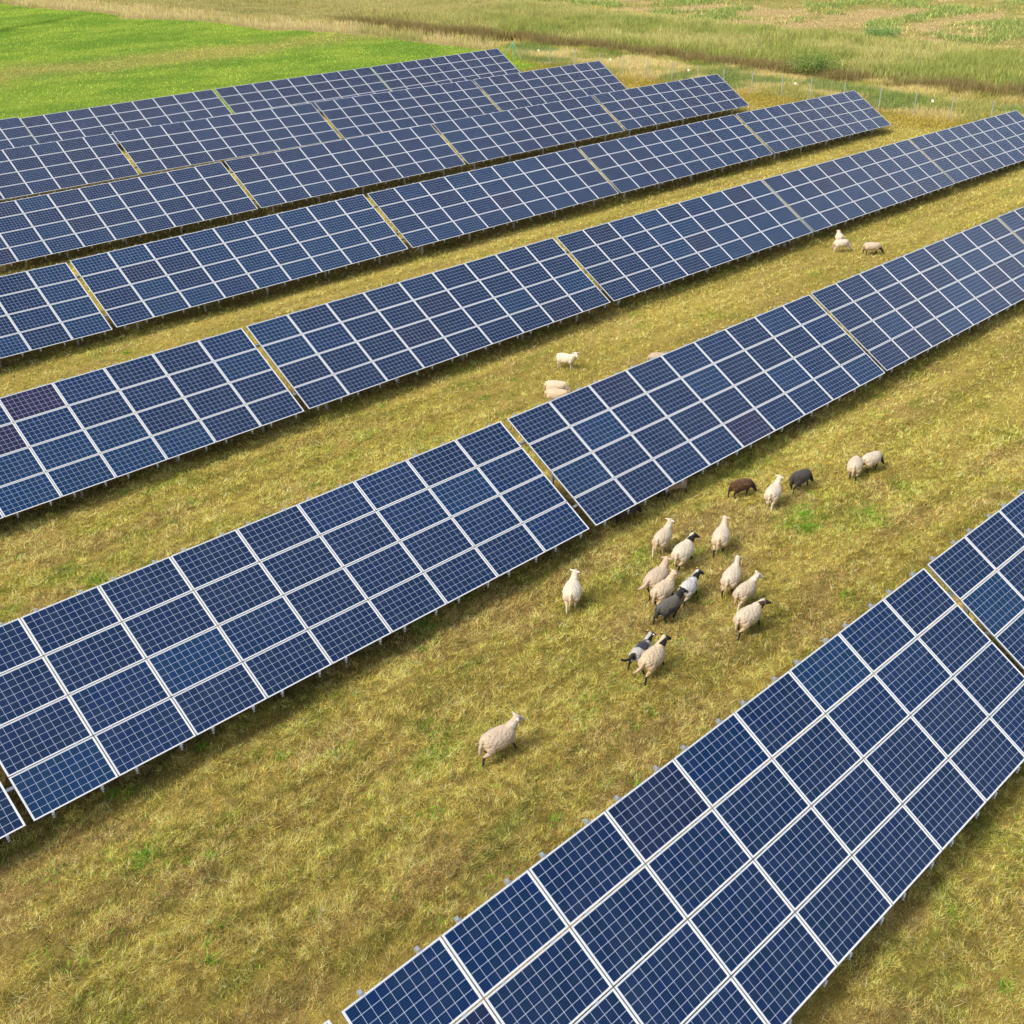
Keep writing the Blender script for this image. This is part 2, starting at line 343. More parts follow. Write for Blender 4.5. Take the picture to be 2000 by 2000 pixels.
def rail_mesh():
    m = MB(); L0, L1 = -.06, SL+.09
    m.box((0, (L0+L1)/2, -.067), (.05, L1-L0, .065))
    for r in range(1, 4): m.box((0, r*PY-.01, .006), (.06, .026, .008))           # mid clamps
    for y, s in ((-.022, -1), (SL+.022, 1)):
        m.box((0, y, -.012), (.05, .022, .044)); m.box((0, y-s*.012, .007), (.05, .028, .006))
    m.box((0, L0-.006, -.10), (.030, .010, .06)); m.box((0, L0-.018, -.12), (.04, .024, .016))
    return m.mesh('rail', M_galv)
ME_rail = rail_mesh()
TL = 9*PX-.02
ME_purlin = MB().box((TL/2, 0, -.155), (TL+.16, .06, .10)).box((TL/2, .035, -.205), (TL+.16, .07, .006)).mesh('purlin', M_galv)
PU = (.82, 3.22)                                                     # slope positions of the two purlins
ct, stl = math.cos(TILT), math.sin(TILT)
def leg_mesh(s):
    y = s*ct+.21*stl; z = s*stl-.205*ct
    return MB().box((0, y, (z-1.6)/2), (.06, .10, z+1.6)).box((.028, y+.035, (z-1.6)/2), (.012, .05, z+1.6)).mesh('leg', M_galv)
ME_leg0, ME_leg1 = leg_mesh(PU[0]), leg_mesh(PU[1])
def brace_mesh():
    a = (0.05, PU[1]*ct+.21*stl, -.15); b = (0.05, (PU[0]+.9)*ct, (PU[0]+.9)*stl-.2)
    return MB().bar(a, b, .05, .04).mesh('brace', M_galv)
ME_brace = brace_mesh()
M4T = Matrix.Rotation(TILT, 4, 'X')
ROWN = {'1': 'farthest row, along the bright green meadow', '2': 'second farthest row', '3': 'third farthest row', '4': 'middle row of the seven',
        '5': 'third nearest row, behind the grazing sheep', '6': 'second nearest row, beside the sheep flock', '7': 'nearest row, at lower right'}
ORD = ['first', 'second', 'third', 'fourth', 'fifth']
NROW = {}
for k in TAB: NROW[k[0]] = NROW.get(k[0], 0)+1
BLUE = np.array((.0016, .0165, .072)); PURP = np.array((.015, .011, .036)); TEAL = np.array((.0012, .025, .086)); NIGHT = np.array((.0030, .0140, .058))
SPECIAL = {('5a', 4, 3): (.022, .010, .040), ('5a', 3, 2): (.020, .010, .040), ('6c', 4, 0): (.016, .010, .043)}
for key, (x0, y0, z0, yw, sl) in TAB.items():
    g0 = float(gz(x0, y0)); rootm = Matrix.Translation((x0, y0, g0)) @ Matrix.Rotation(yw, 4, 'Z') @ Matrix.Rotation(-sl, 4, 'Y')
    root = bpy.data.objects.new('solar_table', None); COL.objects.link(root); root.matrix_world = rootm; root.empty_display_size = .3
    i = 'abcde'.index(key[1]); n = NROW[key[0]]
    pos = 'leftmost' if i == 0 else ('rightmost' if i == n-1 else ORD[i]+' from the left')
    tag(root, 'blue solar table, %s in the %s' % (pos, ROWN[key[0]]), 'solar array', 'solar tables standing in rows')
    h = z0+16-g0; top = Matrix.Translation((0, 0, h)) @ M4T
    for c in range(9):
        for r in range(4):
            o = obj('solar_panel', ME_glass, root, top @ Matrix.Translation((c*PX, r*PY, 0)))
            wx, wy = x0+c*PX, y0+r*.9
            t = float(fbm(wx/7, wy/5, 70, 3)); q = random.random()
            b = BLUE.copy()
            if t+.35*(q-.5) > .56: b = TEAL.copy()
            if t+.35*(q-.5) < .44: b = NIGHT.copy()
            if random.random() < .04: b = PURP*.5+NIGHT*.5
            if random.random() < .07: b = TEAL.copy()
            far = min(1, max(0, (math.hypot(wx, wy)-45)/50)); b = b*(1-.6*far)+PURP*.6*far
            if (key, c, r) in SPECIAL: b = np.array(SPECIAL[(key, c, r)])
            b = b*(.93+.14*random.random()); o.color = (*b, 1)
            obj('panel_frame', ME_frame, o)
        for fr in (.21, .79):
            obj('rail', ME_rail, root, top @ Matrix.Translation((c*PX+fr*1.65, 0, 0)))
    for s in PU: obj('purlin', ME_purlin, root, top @ Matrix.Translation((0, s, 0)))
    for j in range(5):
        px = 1.2+j*(TL-2.4)/4; T = Matrix.Translation((px, 0, h))
        obj('leg', ME_leg0, root, T); obj('leg', ME_leg1, root, T); obj('brace', ME_brace, root, T)

# ------------------------------------------------------------------ grass and plants made of blades
def blade_mesh(name, P, H, Wd, lean, az, col, m, tipmul=1.12, basemul=.72, face=None):
    n = len(P); yaw = RNG.uniform(0, math.pi, n) if face is None else face
    dx = np.cos(yaw)*Wd/2; dy = np.sin(yaw)*Wd/2; z0 = np.zeros(n)
    a = P-np.stack([dx, dy, z0+.01], 1); b = P+np.stack([dx, dy, z0-.01], 1)
    L = np.stack([np.cos(az)*lean*H, np.sin(az)*lean*H, H], 1); t = P+L
    mid = P+L*np.array([.32, .32, .62])
    am = mid-np.stack([dx, dy, z0], 1)*.85; bm = mid+np.stack([dx, dy, z0], 1)*.85
    V = np.stack([a, b, am, bm, t], 1).reshape(-1, 3); k = np.arange(n)[:, None]*5
    F = np.concatenate([k+np.array([[0, 1, 3]]), k+np.array([[0, 3, 2]]), k+np.array([[2, 3, 4]])], 0)
    C = np.stack([col*basemul, col*basemul, col, col, col*tipmul], 1).reshape(-1, 3)
    return obj(name, mesh_np(name, V, F, m, C))
def simple_blades(name, P, H, Wd, lean, az, col, m):
    n = len(P); yaw = RNG.uniform(0, math.pi, n); d = np.stack([np.cos(yaw)*Wd/2, np.sin(yaw)*Wd/2, np.zeros(n)], 1)
    t = P+np.stack([np.cos(az)*lean*H, np.sin(az)*lean*H, H], 1); lo = np.array([0, 0, -.01])
    V = np.stack([P-d+lo, P+d+lo, t], 1).reshape(-1, 3); F = np.arange(3*n).reshape(-1, 3)
    return obj(name, mesh_np(name, V, F, m, np.repeat(col, 3, 0)))
def polar(n, r0, r1, half=33, pw=0):
    u = RNG.random(n)
    r = np.exp(math.log(r0)+(math.log(r1)-math.log(r0))*u) if pw == 0 else r0+(r1-r0)*u**pw
    a = R(45)+RNG.uniform(-R(half), R(half), n)-R(-2); return r*np.cos(a), r*np.sin(a), r
def jit(c, n, v=.22, h=.06):
    k = 1+RNG.normal(0, v, (n, 1)); return np.clip(c*np.clip(k, .45, 1.7)*(1+RNG.normal(0, h, (n, 3))), 0.005, .9)

# mown pasture
def clump(x, y): return fbm(x/.26, y/.20, 85, 3)*.65+fbm(x/.9, y/.6, 86, 2)*.35
xa, ya, ra = polar(350000, 13, 118, 33); xc, yc, rc = polar(330000, 11, 36, 46)
x = np.concatenate([xa, xc]); y = np.concatenate([ya, yc]); r = np.concatenate([ra, rc])
me_, sr_, ve_, re_, fi_ = masks(x, y); k = (me_ < .5) & (x < 85) & (y < 89); x, y, r = x[k], y[k], r[k]
x = np.repeat(x, 3)+RNG.normal(0, .035, 3*len(x)); y = np.repeat(y, 3)+RNG.normal(0, .035, len(x)); r = np.repeat(r, 3); n = len(x)
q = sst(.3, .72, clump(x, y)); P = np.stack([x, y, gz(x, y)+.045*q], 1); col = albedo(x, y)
fl = RNG.random(n)
H = (.032+.06*RNG.random(n)**1.6)*(.7+.6*q)*(r/22)**.35; lean = np.where(fl < .4, RNG.uniform(1.2, 2.8, n), RNG.uniform(.2, 1.2, n))
az = RNG.uniform(-math.pi, math.pi, n)*.8+fbm(x/.6, y/.6, 81, 2)*9; Wd = (.008+.009*RNG.random(n))*(r/20)**.9
straw_ = RNG.random(n) < .20; col = np.where(straw_[:, None], mixc(col, (.92, .78, .42), np.full(n, .6)), col)
dk = RNG.random(n) < .30; col = np.where((dk & ~straw_)[:, None], col*np.array((.34, .50, .42)), col)
fn = fbm(x/.15, y/.12, 87, 2); fg = fbm(x/.5, y/.4, 88, 3)
col = mixc(col, col*np.array((.66, .80, .62)), sst(.54, .70, fg)*.6)
col = jit(col, n, .34)*(.86+.24*q)[:, None]*(.72+.62*sst(.25, .7, fn))[:, None]
tag(simple_blades('pasture_grass', P, H, Wd, lean, az, np.clip(col, .005, .9), M_blade), 'short dry mown grass between the rows of solar tables', 'grass', kind='stuff')

# broad-leaved weeds, bright green patches in the pasture
WE = [(9.35, 7.0, .35), (24.2, 14.4, .9), (23.6, 13.9, .5), (25.5, 13.2, .5), (13.2, 18.0, .4), (7.1, 24.9, .8), (8.6, 26.0, .6), (10.3, 14.0, .5), (28.2, 9.5, .7), (26.2, 9.2, .6), (4.9, 15.8, .5), (19.8, 9.6, .5), (48.5, 21.5, 1.2), (14.0, 9.4, .4)]
wp = []; 
for (wx, wy, wr) in WE:
    m_ = int(900*wr); a = RNG.uniform(0, 6.283, m_); d = wr*np.abs(RNG.normal(0, .75, m_)); wp.append(np.stack([wx+d*np.cos(a), wy+d*np.sin(a)*.8], 1))
for _ in range(420):
    xx, yy, _r = polar(1, 13, 60, 40); m_ = int(RNG.integers(12, 60)); sg = RNG.uniform(.08, .3); wp.append(np.stack([xx+RNG.normal(0, sg, m_), yy+RNG.normal(0, sg*.8, m_)], 1))
wp = np.concatenate(wp); n = len(wp); P = np.stack([wp[:, 0], wp[:, 1], gz(wp[:, 0], wp[:, 1])], 1)
tag(simple_blades('weeds', P, .05+.06*RNG.random(n), .022+.025*RNG.random(n), RNG.uniform(.3, 2.0, n), RNG.uniform(0, 6.28, n), jit(np.tile((.24, .42, .045), (n, 1)), n, .28), M_blade),
    'bright green leafy weeds in patches among the dry grass', 'weeds', kind='stuff')

# shaggier grass under the low edges of the tables
xs = []
for key, (x0, y0, z0, yw, sl) in TAB.items():
    m_ = int(15*90*(1 if key[0] in '4567' else .5)); xs.append(np.stack([x0+RNG.uniform(-.2, 15.2, m_), y0+RNG.normal(.35, .55, m_)], 1))
xs = np.concatenate(xs); n = len(xs); P = np.stack([xs[:, 0], xs[:, 1], gz(xs[:, 0], xs[:, 1])], 1); rr = np.hypot(xs[:, 0], xs[:, 1])
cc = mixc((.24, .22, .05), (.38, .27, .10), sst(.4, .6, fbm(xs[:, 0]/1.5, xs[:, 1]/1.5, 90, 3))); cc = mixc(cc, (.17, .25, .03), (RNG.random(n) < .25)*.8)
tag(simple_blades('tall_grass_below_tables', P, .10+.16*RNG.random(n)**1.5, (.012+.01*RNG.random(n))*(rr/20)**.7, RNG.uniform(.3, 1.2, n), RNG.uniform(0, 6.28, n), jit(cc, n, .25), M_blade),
    'rank brownish grass left standing under the low edges of tables', 'grass', kind='stuff')

def region(name, n, box, keepf, hf, wf, colf, m, label, cat, leanr=(.1, .5), up=1.1, base=.72, az0=None, fov=True):
    x = RNG.uniform(box[0], box[1], n); y = RNG.uniform(box[2], box[3], n)
    if fov:
        a = np.degrees(np.arctan2(y, x)); k = (a > 15) & (a < 80); x, y = x[k], y[k]
    k = keepf(x, y) > RNG.random(len(x)); x, y = x[k], y[k]; n = len(x)
    P = np.stack([x, y, gz(x, y)+.02], 1); az = RNG.uniform(0, 6.283, n) if az0 is None else az0+RNG.normal(0, 1.0, n)
    o = blade_mesh(name, P, hf(x, y, n), wf(n), RNG.uniform(*leanr, n), az, colf(x, y, n), m, up, base)
    return tag(o, label, cat, kind='stuff')
# fence verge
region('verge_grass', 260000, (79, 101, 20, 106), lambda x, y: masks(x, y)[2], lambda x, y, n: (.12+.55*sst(84, 90, x))*(.5+.9*fbm(x/2, y/2, 100, 3))*RNG.uniform(.5, 1.15, n),
       lambda n: RNG.uniform(.02, .055, n), lambda x, y, n: jit(albedo(x, y), n, .25), M_reed, 'tall dry straw and green grasses along the wire fence', 'grass', (.1, .6))
# dark sedge margin and reeds
def sedge_keep(x, y):
    xx = np.where(y > 108, xu(y)+2, 98.4); d = x-xx-(fbm(y/4, y/4, 101, 2)-.5)*2.4; return np.exp(-(d/1.5)**2)*sst(.40, .62, fbm(y/3.5, x/2.5, 102, 3)+.08)*(1-sst(126, 140, y))
region('dark_sedge', 190000, (93, 102, 20, 142), sedge_keep, lambda x, y, n: RNG.uniform(.5, 1.35, n), lambda n: RNG.uniform(.03, .07, n),
       lambda x, y, n: jit(mixc((.30, .28, .09), (.40, .28, .14), RNG.random(n)), n, .2), M_reed, 'dark brown sedges at the near margin of the reed bed', 'sedge', (.05, .35))
def reed_h(x, y, n):
    hh = (.75+1.1*fbm(x/3, y/3, 103, 3))*(.45+.55*sst(99, 103.5, x))*RNG.uniform(.65, 1.1, n); return hh*(1-.45*sst(118, 160, y))*(1-.5*sst(122, 128, x))
region('reed_bed', 460000, (84, 131, 20, 240), lambda x, y: masks(x, y)[3]*(1-.35*sst(150, 220, y)), reed_h, lambda n: RNG.uniform(.03, .08, n), lambda x, y, n: jit(albedo(x, y), n, .26), M_reed,
       'wide band of tall lime green reeds beyond the fence', 'reeds', (.1, .5), 1.12, .62)
region('dry_grass_strip', 90000, (55, 98, 98, 250), lambda x, y: masks(x, y)[1], lambda x, y, n: RNG.uniform(.5, 1.15, n)*(.6+.6*fbm(x/3, y/3, 104, 2)), lambda n: RNG.uniform(.03, .07, n),
       lambda x, y, n: jit(albedo(x, y), n, .2), M_reed, 'strip of tall pale dry grass edging the green meadow', 'grass', (.1, .5))
region('meadow_grass', 230000, (20, 92, 87, 240), lambda x, y: masks(x, y)[0], lambda x, y, n: RNG.uniform(.06, .16, n)*(.6+.8*fbm(x/2, y/2, 105, 3)), lambda n: RNG.uniform(.04, .11, n),
       lambda x, y, n: jit(albedo(x, y), n, .13), M_blade, 'short bright green meadow grass behind the farthest solar row', 'grass', (.4, 1.4), 1.05, .85)
region('field_stubble', 170000, (126, 215, 20, 200), lambda x, y: masks(x, y)[4], lambda x, y, n: RNG.uniform(.10, .45, n)*(.35+1.3*sst(.45, .65, fbm(x/8, y/6, 63, 4))), lambda n: RNG.uniform(.04, .13, n),
       lambda x, y, n: jit(albedo(x, y), n, .2), M_blade, 'tan stubble and patchy green weeds on the far field', 'stubble', (.3, 1.2), 1.05, .8)

# shrubs
M_leaf = blade_mat('shrub_leaves', .25); M_bark = simple('shrub_bark', (.12, .085, .05), .9, noise=.3, scale=20)
def shrub(x, y, h, w, col, label, seed):
    rg = np.random.default_rng(seed); z = float(gz(x, y)); root = bpy.data.objects.new('shrub', None); COL.objects.link(root); root.location = (x, y, z); tag(root, label, 'shrub')
    st = MB(); tips = []
    for i in range(9):
        a = rg.uniform(0, 6.28); e = Vector((math.cos(a)*w*.38*rg.uniform(.3, 1), math.sin(a)*w*.38*rg.uniform(.3, 1), h*rg.uniform(.55, .92))); m0 = e*.5+Vector((0, 0, h*.08))
        st.tube((0, 0, -.1), m0, .035, 6, .022); st.tube(m0, e, .022, 6, .008); tips += [e, m0*1.15]
    obj('stem', st.mesh('stem', M_bark), root)
    V = []; C = []
    for t in tips:
        for j in range(5):
            cc_ = np.array(t)+rg.normal(0, 1, 3)*np.array([w*.16, w*.16, h*.11]); q = rg.uniform(.75, 1.25)
            m_ = 65; p = cc_+rg.normal(0, 1, (m_, 3))*np.array([.16, .16, .14])*w*.45; u = rg.normal(0, 1, (m_, 3)); u /= np.linalg.norm(u, axis=1)[:, None]; v = np.cross(u, rg.normal(0, 1, (m_, 3))); v /= np.linalg.norm(v, axis=1)[:, None]
            s = rg.uniform(.05, .10, (m_, 1)); V.append(np.stack([p-u*s, p+v*s*.5, p+u*s, p-v*s*.5], 1).reshape(-1, 3)); C.append(np.repeat(np.array(col)*q*rg.uniform(.8, 1.2, (m_, 1)), 4, 0))
    V = np.concatenate(V); C = np.concatenate(C); V[:, 2] = np.maximum(V[:, 2], .05)
    obj('crown', mesh_np('crown', V, np.arange(len(V)).reshape(-1, 4), M_leaf, C), root)
shrub(97.6, 63.0, 2.2, 5.2, (.24, .32, .09), 'dark green bushy shrub just behind the fence at the reed edge', 1)
shrub(131.0, 75.5, .8, 3.8, (.28, .42, .14), 'small bluish green shrub standing out on the tan far field', 2)

# ------------------------------------------------------------------ fence
FX = 86.4
fy = [93.6, 88.0, 84.3, 80.9, 77.7, 74.6, 71.5, 68.4, 65.4, 62.2, 59.0, 56.0, 52.7, 49.3, 46.1, 42.9, 39.6, 36.3, 33.0, 29.7, 26.4]
fz = [float(gz(FX, v)) for v in fy]
fr = bpy.data.objects.new('wire_fence', None); COL.objects.link(fr); fr.location = (FX, fy[8], fz[8]); tag(fr, 'long galvanised wire mesh fence along the reeds', 'fence')
def rel(p): return Vector(p)-fr.location
for i, (v, z) in enumerate(zip(fy, fz)):
    if i == 0:
        m = MB(); m.tube((0, 0, -.4), (0, 0, 2.0), .05, 10); me = m.mesh('corner_post', M_green); o = obj('corner_post', me, fr, Matrix.Translation(rel((FX, v, z))))
        for d in ((.9, 1.05), (0.85, -1.15)):
            e = Vector((d[0]*0.9 if d[1] > 0 else .25, d[1], -.1)) if False else None
        m = MB().tube((0, 0, 1.85), (-.95, 1.0, -.1), .04, 8); obj('brace', m.mesh('brace', M_green), fr, Matrix.Translation(rel((FX, v, z))))
        m = MB().tube((0, 0, 1.85), (.25, -1.25, -.1), .04, 8); obj('brace', m.mesh('brace', M_green), fr, Matrix.Translation(rel((FX, v, z))))
    else:
        m = MB().tube((0, 0, -.4), (0, 0, 1.82), .036, 8).tube((0, 0, 1.82), (0, 0, 1.85), .042, 8)
        obj('post', m.mesh('post', M_post), fr, Matrix.Translation(rel((FX, v, z))))
wm = MB()
for (v0, z0_), (v1, z1_) in zip(zip(fy, fz), list(zip(fy, fz))[1:]):
    for hh in (.08, .3, .52, .74, .96, 1.18, 1.4, 1.62, 1.76):
        wm.bar(rel((FX-.04, v0, z0_+hh)), rel((FX-.04, v1, z1_+hh)), .004)
    for j in range(int((v0-v1)/.3)):
        t = (j+.5)/((v0-v1)/.3); vv = v0+(v1-v0)*t; zz = z0_+(z1_-z0_)*t; wm.bar(rel((FX-.045, vv, zz+.05)), rel((FX-.045, vv, zz+1.76)), .0035)
obj('wire_mesh', wm.mesh('wire_mesh', M_post), fr)
WORD = ['square white plate on the wire fence nearest the green braced corner', 'white plate on the fence above the gap between second and third rows',
        'white plate on the fence just behind the third farthest solar row', 'white plate on the fence near the dark green shrub', 'rightmost white plate on the wire fence']
for (v, hh), lab in zip([(89.6, 1.35), (79.4, 1.35), (69.5, 1.35), (57.6, 1.3), (44.6, 1.3)], WORD):
    z = float(gz(FX, v)); m = MB().box((0, 0, 0), (.012, .20, .18)).box((-.008, 0, .09), (.006, .03, .02)).box((-.008, 0, -.09), (.006, .03, .02))
    o = obj('fence_plate', m.mesh('fence_plate', M_sign), None, Matrix.Translation((FX-.06, v, z+hh))); tag(o, lab, 'sign', 'white plates hung on the fence')

# ------------------------------------------------------------------ sheep
def wool_mat():
    m, N, out = mat('fleece'); at = nd(N, 'ShaderNodeAttribute', attribute_name='Col'); tc = nd(N, 'ShaderNodeTexCoord')
    nz = nd(N, 'ShaderNodeTexNoise'); nz.inputs['Scale'].default_value = 26; nz.inputs['Detail'].default_value = 6; nz.inputs['Roughness'].default_value = .7; N.links.new(tc.outputs['Object'], nz.inputs['Vector'])
    v = math_(N, 'MULTIPLY_ADD', nz.outputs[0], 1.3, .36); c = nd(N, 'ShaderNodeVectorMath', operation='SCALE'); N.links.new(at.outputs['Color'], c.inputs[0]); N.links.new(v, c.inputs['Scale'])
    p = nd(N, 'ShaderNodeBsdfPrincipled'); N.links.new(c.outputs[0], p.inputs['Base Color']); p.inputs['Roughness'].default_value = .95; p.inputs['Specular IOR Level'].default_value = .1
    p.inputs['Sheen Weight'].default_value = .15
    b = nd(N, 'ShaderNodeBump'); b.inputs['Strength'].default_value = .55; b.inputs['Distance'].default_value = .02; N.links.new(nz.outputs[0], b.inputs['Height']); N.links.new(b.outputs[0], p.inputs['Normal'])
    N.links.new(p.outputs[0], out.inputs[0]); return m
M_wool = wool_mat()
def usph(nu=12, nv=8):
    v = [(0, 0, 1)]
    for i in range(1, nv):
        for j in range(nu):
            a = math.pi*i/nv; b = 2*math.pi*j/nu; v.append((math.sin(a)*math.cos(b), math.sin(a)*math.sin(b), math.cos(a)))
    v.append((0, 0, -1)); f = []
    for j in range(nu): f.append((0, 1+j, 1+(j+1) % nu)); 
    for i in range(nv-2):
        for j in range(nu): a = 1+i*nu+j; b = 1+i*nu+(j+1) % nu; f.append((a, a+nu, b+nu, b))
    L = 1+(nv-2)*nu
    for j in range(nu): f.append((L+nu, L+(j+1) % nu, L+j))
    return np.array(v), f
SPH, SPF = usph()
CRE = (.53, .44, .315)
def lerp(a, b, t): return np.array(a)+(np.array(b)-np.array(a))*t
def make_sheep(cx, cyy, heading, scale, pose, hyaw, wool, head, legc, label, patch=None, tail=None, tags=(), fat=1.0, seed=0):
    rg = np.random.default_rng(seed+100); V = []; F = []
    def ell(c, rad):
        k = sum(len(v) for v in V); V.append(SPH*np.array(rad)+np.array(c)); F.extend([tuple(k+i for i in f) for f in SPF])
    def cap(a, ra, b, rb, sy=1.0, rz=1.0):
        a = np.array(a, float); b = np.array(b, float); L = np.linalg.norm(b-a); n = max(2, int(L/(min(ra, rb)*.55))+1)
        for i in range(n+1):
            t = i/n; r = ra+(rb-ra)*t; ell(a+(b-a)*t, (r, r*sy, r*rz))
    w = fat*(1.04+.08*rg.random())
    # trunk: broad rump and barrel, narrower chest, nearly level back
    KX = (-.36, -.30, -.22, -.10, .02, .14, .24, .31)
    for x in np.arange(-.36, .3101, .03):
        z = np.interp(x, KX, (.52, .51, .50, .49, .49, .50, .515, .535)); ry = np.interp(x, KX, (.165, .20, .225, .243, .240, .215, .185, .155)); rz = np.interp(x, KX, (.17, .20, .22, .232, .228, .218, .20, .175))
        ell((x, 0, z), (.10, ry*w, rz))
    if pose == 'graze':
        nk = ((.32, 0, .56), .145, (.50, 0, .37), .10); poll = np.array((.56, 0, .31)); hd = np.array((.5, 0, -.86))
    elif pose == 'low':
        nk = ((.32, 0, .60), .15, (.52, 0, .68), .10); poll = np.array((.58, 0, .70)); hd = np.array((.9, 0, -.45))
    else:
        nk = ((.29, 0, .59), .155, (.46, 0, .78), .095); poll = np.array((.49, 0, .84)); hd = np.array((.86, 0, -.52))
    hy = R(hyaw); nend = np.array(nk[2]); 
    bend = hy*.35; cb, sb = math.cos(bend), math.sin(bend); base = np.array(nk[0])
    def rotz(p, o, a): d = np.array(p)-o; return o+np.array((d[0]*math.cos(a)-d[1]*math.sin(a), d[0]*math.sin(a)+d[1]*math.cos(a), d[2]))
    nend = rotz(nend, base, bend); poll = rotz(poll, base, bend)
    hd = rotz(hd, np.zeros(3), hy); sd = np.array((-math.sin(hy), math.cos(hy), 0)); upv = np.cross(hd, sd); upv = upv if upv[2] > 0 else -upv
    cap(base, nk[1], nend, nk[3], .95); cap(nend, nk[3], poll, .075)
    muz = poll+hd*.205
    cap(poll, .074, poll+hd*.09, .062, .95); cap(poll+hd*.09, .060, muz, .038, .95); ell(muz, (.038, .036, .034))
    ell(poll+hd*.10-upv*.02, (.055, .05, .055))
    ears = []
    for s in (-1, 1):
        e0 = poll-hd*.01+sd*s*.06+upv*.02; e1 = e0+sd*s*.10-hd*.03-upv*.012; 
        for i in range(7):
            t = i/6; r = .022+.016*math.sin(math.pi*min(1, t*1.1)); ell(e0+(e1-e0)*t, (r, r, r*.62))
        ears.append(e0+(e1-e0)*.75+upv*.028)
    # legs
    ph = rg.uniform(-1, 1)
    st = .0 if pose == 'stand' else .13
    if pose in ('graze',): st = .07
    for s in (-1, 1):
        d = st*s*(1 if ph > 0 else -1)
        hip = (-.31, s*.115*w, .44); sti = (-.25+.4*d, s*.12*w, .34); hock = (-.41+.7*d, s*.11, .235+max(0, -d)*.25); hoof = (-.38+1.3*d, s*.105, .03)
        cap(hip, .125, sti, .088); cap(sti, .078, hock, .036); cap(hock, .034, hoof, .026); ell((hoof[0]+.012, hoof[1], .022), (.038, .028, .024))
        d = -d
        sh = (.24, s*.105*w, .43); kn = (.25+.55*d, s*.10, .235); hf = (.24+1.2*d, s*.095, .03)
        cap(sh, .095, (.245+.2*d, s*.103, .32), .05); cap((.245+.2*d, s*.103, .32), .045, kn, .033); cap(kn, .031, hf, .025); ell((hf[0]+.012, hf[1], .022), (.037, .027, .024))
    tw = {'side': [(-.44, 0, .60), (-.57, .05, .50), (-.70, .14, .50), (-.78, .20, .55)], 'out': [(-.44, 0, .60), (-.55, .06, .46), (-.68, .14, .38)]}.get(tail, [(-.44, 0, .62), (-.50, .01, .50), (-.52, .015, .31)])
    for a, b in zip(tw, tw[1:]): cap(a, .046, b, .040)
    V = np.concatenate(V); me = bpy.data.meshes.new('tmp'); me.from_pydata(V.tolist(), [], F); tmp = bpy.data.objects.new('tmp', me); COL.objects.link(tmp)
    md = tmp.modifiers.new('r', 'REMESH'); md.mode = 'VOXEL'; md.voxel_size = .0135; md.use_smooth_shade = True
    sm = tmp.modifiers.new('s', 'SMOOTH'); sm.factor = .5; sm.iterations = 4
    dg = bpy.context.evaluated_depsgraph_get(); nm = bpy.data.meshes.new_from_object(tmp.evaluated_get(dg)); bpy.data.objects.remove(tmp); bpy.data.meshes.remove(me)
    nv = len(nm.vertices); co = np.empty(nv*3, np.float32); nm.vertices.foreach_get('co', co); co = co.reshape(-1, 3).astype(float)
    nr = np.empty(nv*3, np.float32); nm.vertex_normals.foreach_get('vector', nr); nr = nr.reshape(-1, 3)
    # markings
    col = np.tile(np.array(wool, float), (nv, 1)); n1 = fbm(co[:, 0]*9+seed, co[:, 2]*9+co[:, 1]*7, seed, 4)
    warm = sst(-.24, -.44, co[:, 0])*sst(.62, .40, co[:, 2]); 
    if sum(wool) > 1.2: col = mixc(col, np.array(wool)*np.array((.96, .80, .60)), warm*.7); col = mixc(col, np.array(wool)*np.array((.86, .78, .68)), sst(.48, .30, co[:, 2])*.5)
    if patch == 'mottle': col = mixc(col, (.03, .03, .035), sst(.50, .60, n1)*.75)
    if patch == 'saddle':
        col = mixc(col, (.045, .045, .05), sst(.52, .58, n1*.5+.5*fbm(co[:, 0]*5+3, co[:, 1]*6+1, 7, 3))); col = mixc(col, (.03, .035, .05), sst(.24, .12, np.abs(co[:, 0]-.05)+.25*(n1-.5))*sst(.58, .66, co[:, 2]+.16*(n1-.5)))
        col = mixc(col, (.02, .018, .02), sst(-.41, -.45, co[:, 0]))
    if patch == 'greyback': col = mixc(col, (.13, .12, .10), sst(.42, .62, co[:, 2]+.3*(n1-.5))*sst(.34, .22, co[:, 0])*.8)
    if patch == 'speck': col = mixc(col, (.10, .10, .11), sst(.58, .66, fbm(co[:, 0]*16, co[:, 1]*16+co[:, 2]*9, 5, 3))*.8*sst(-.1, .1, co[:, 0]))
    if patch == 'brown': col = mixc(col, (.16, .085, .035), sst(.50, .66, n1)*sst(.45, .6, co[:, 2])*.8)
    bd = np.where(co[:, 0] > .2, np.linalg.norm(co-(poll-hd*.055), axis=1), 9)
    along = (co-poll)@hd; hm = sst(-.045, -.01, along)*(np.linalg.norm(co-poll-hd*.08, axis=1) < .24)
    em = (np.abs((co-poll)@sd) > .065)*(np.linalg.norm(co-poll, axis=1) < .24)
    hm = np.maximum(hm, em*1.0); col = mixc(col, head, np.clip(hm, 0, 1))
    lm = sst(.30, .26, co[:, 2]+(n1-.5)*.05)*(np.abs(co[:, 1]) > .035)*(co[:, 0] < .45); 
    if pose == 'graze': lm = lm*(1-np.clip(hm, 0, 1))
    lm = lm*(1-(co[:, 0] < -.475)*(np.abs(co[:, 1]-.015) < .06)*(co[:, 2] > .24))
    col = mixc(col, legc, lm)
    # eyes and nostril area
    for s in (-1, 1):
        e = poll+hd*.075+sd*s*.055+upv*.028; col = mixc(col, (.012, .01, .01), sst(.021, .014, np.linalg.norm(co-e, axis=1)))
    col = mixc(col, np.array(head)*.45+np.array((.03, .02, .02)), sst(.035, .022, np.linalg.norm(co-muz-hd*.034, axis=1)))
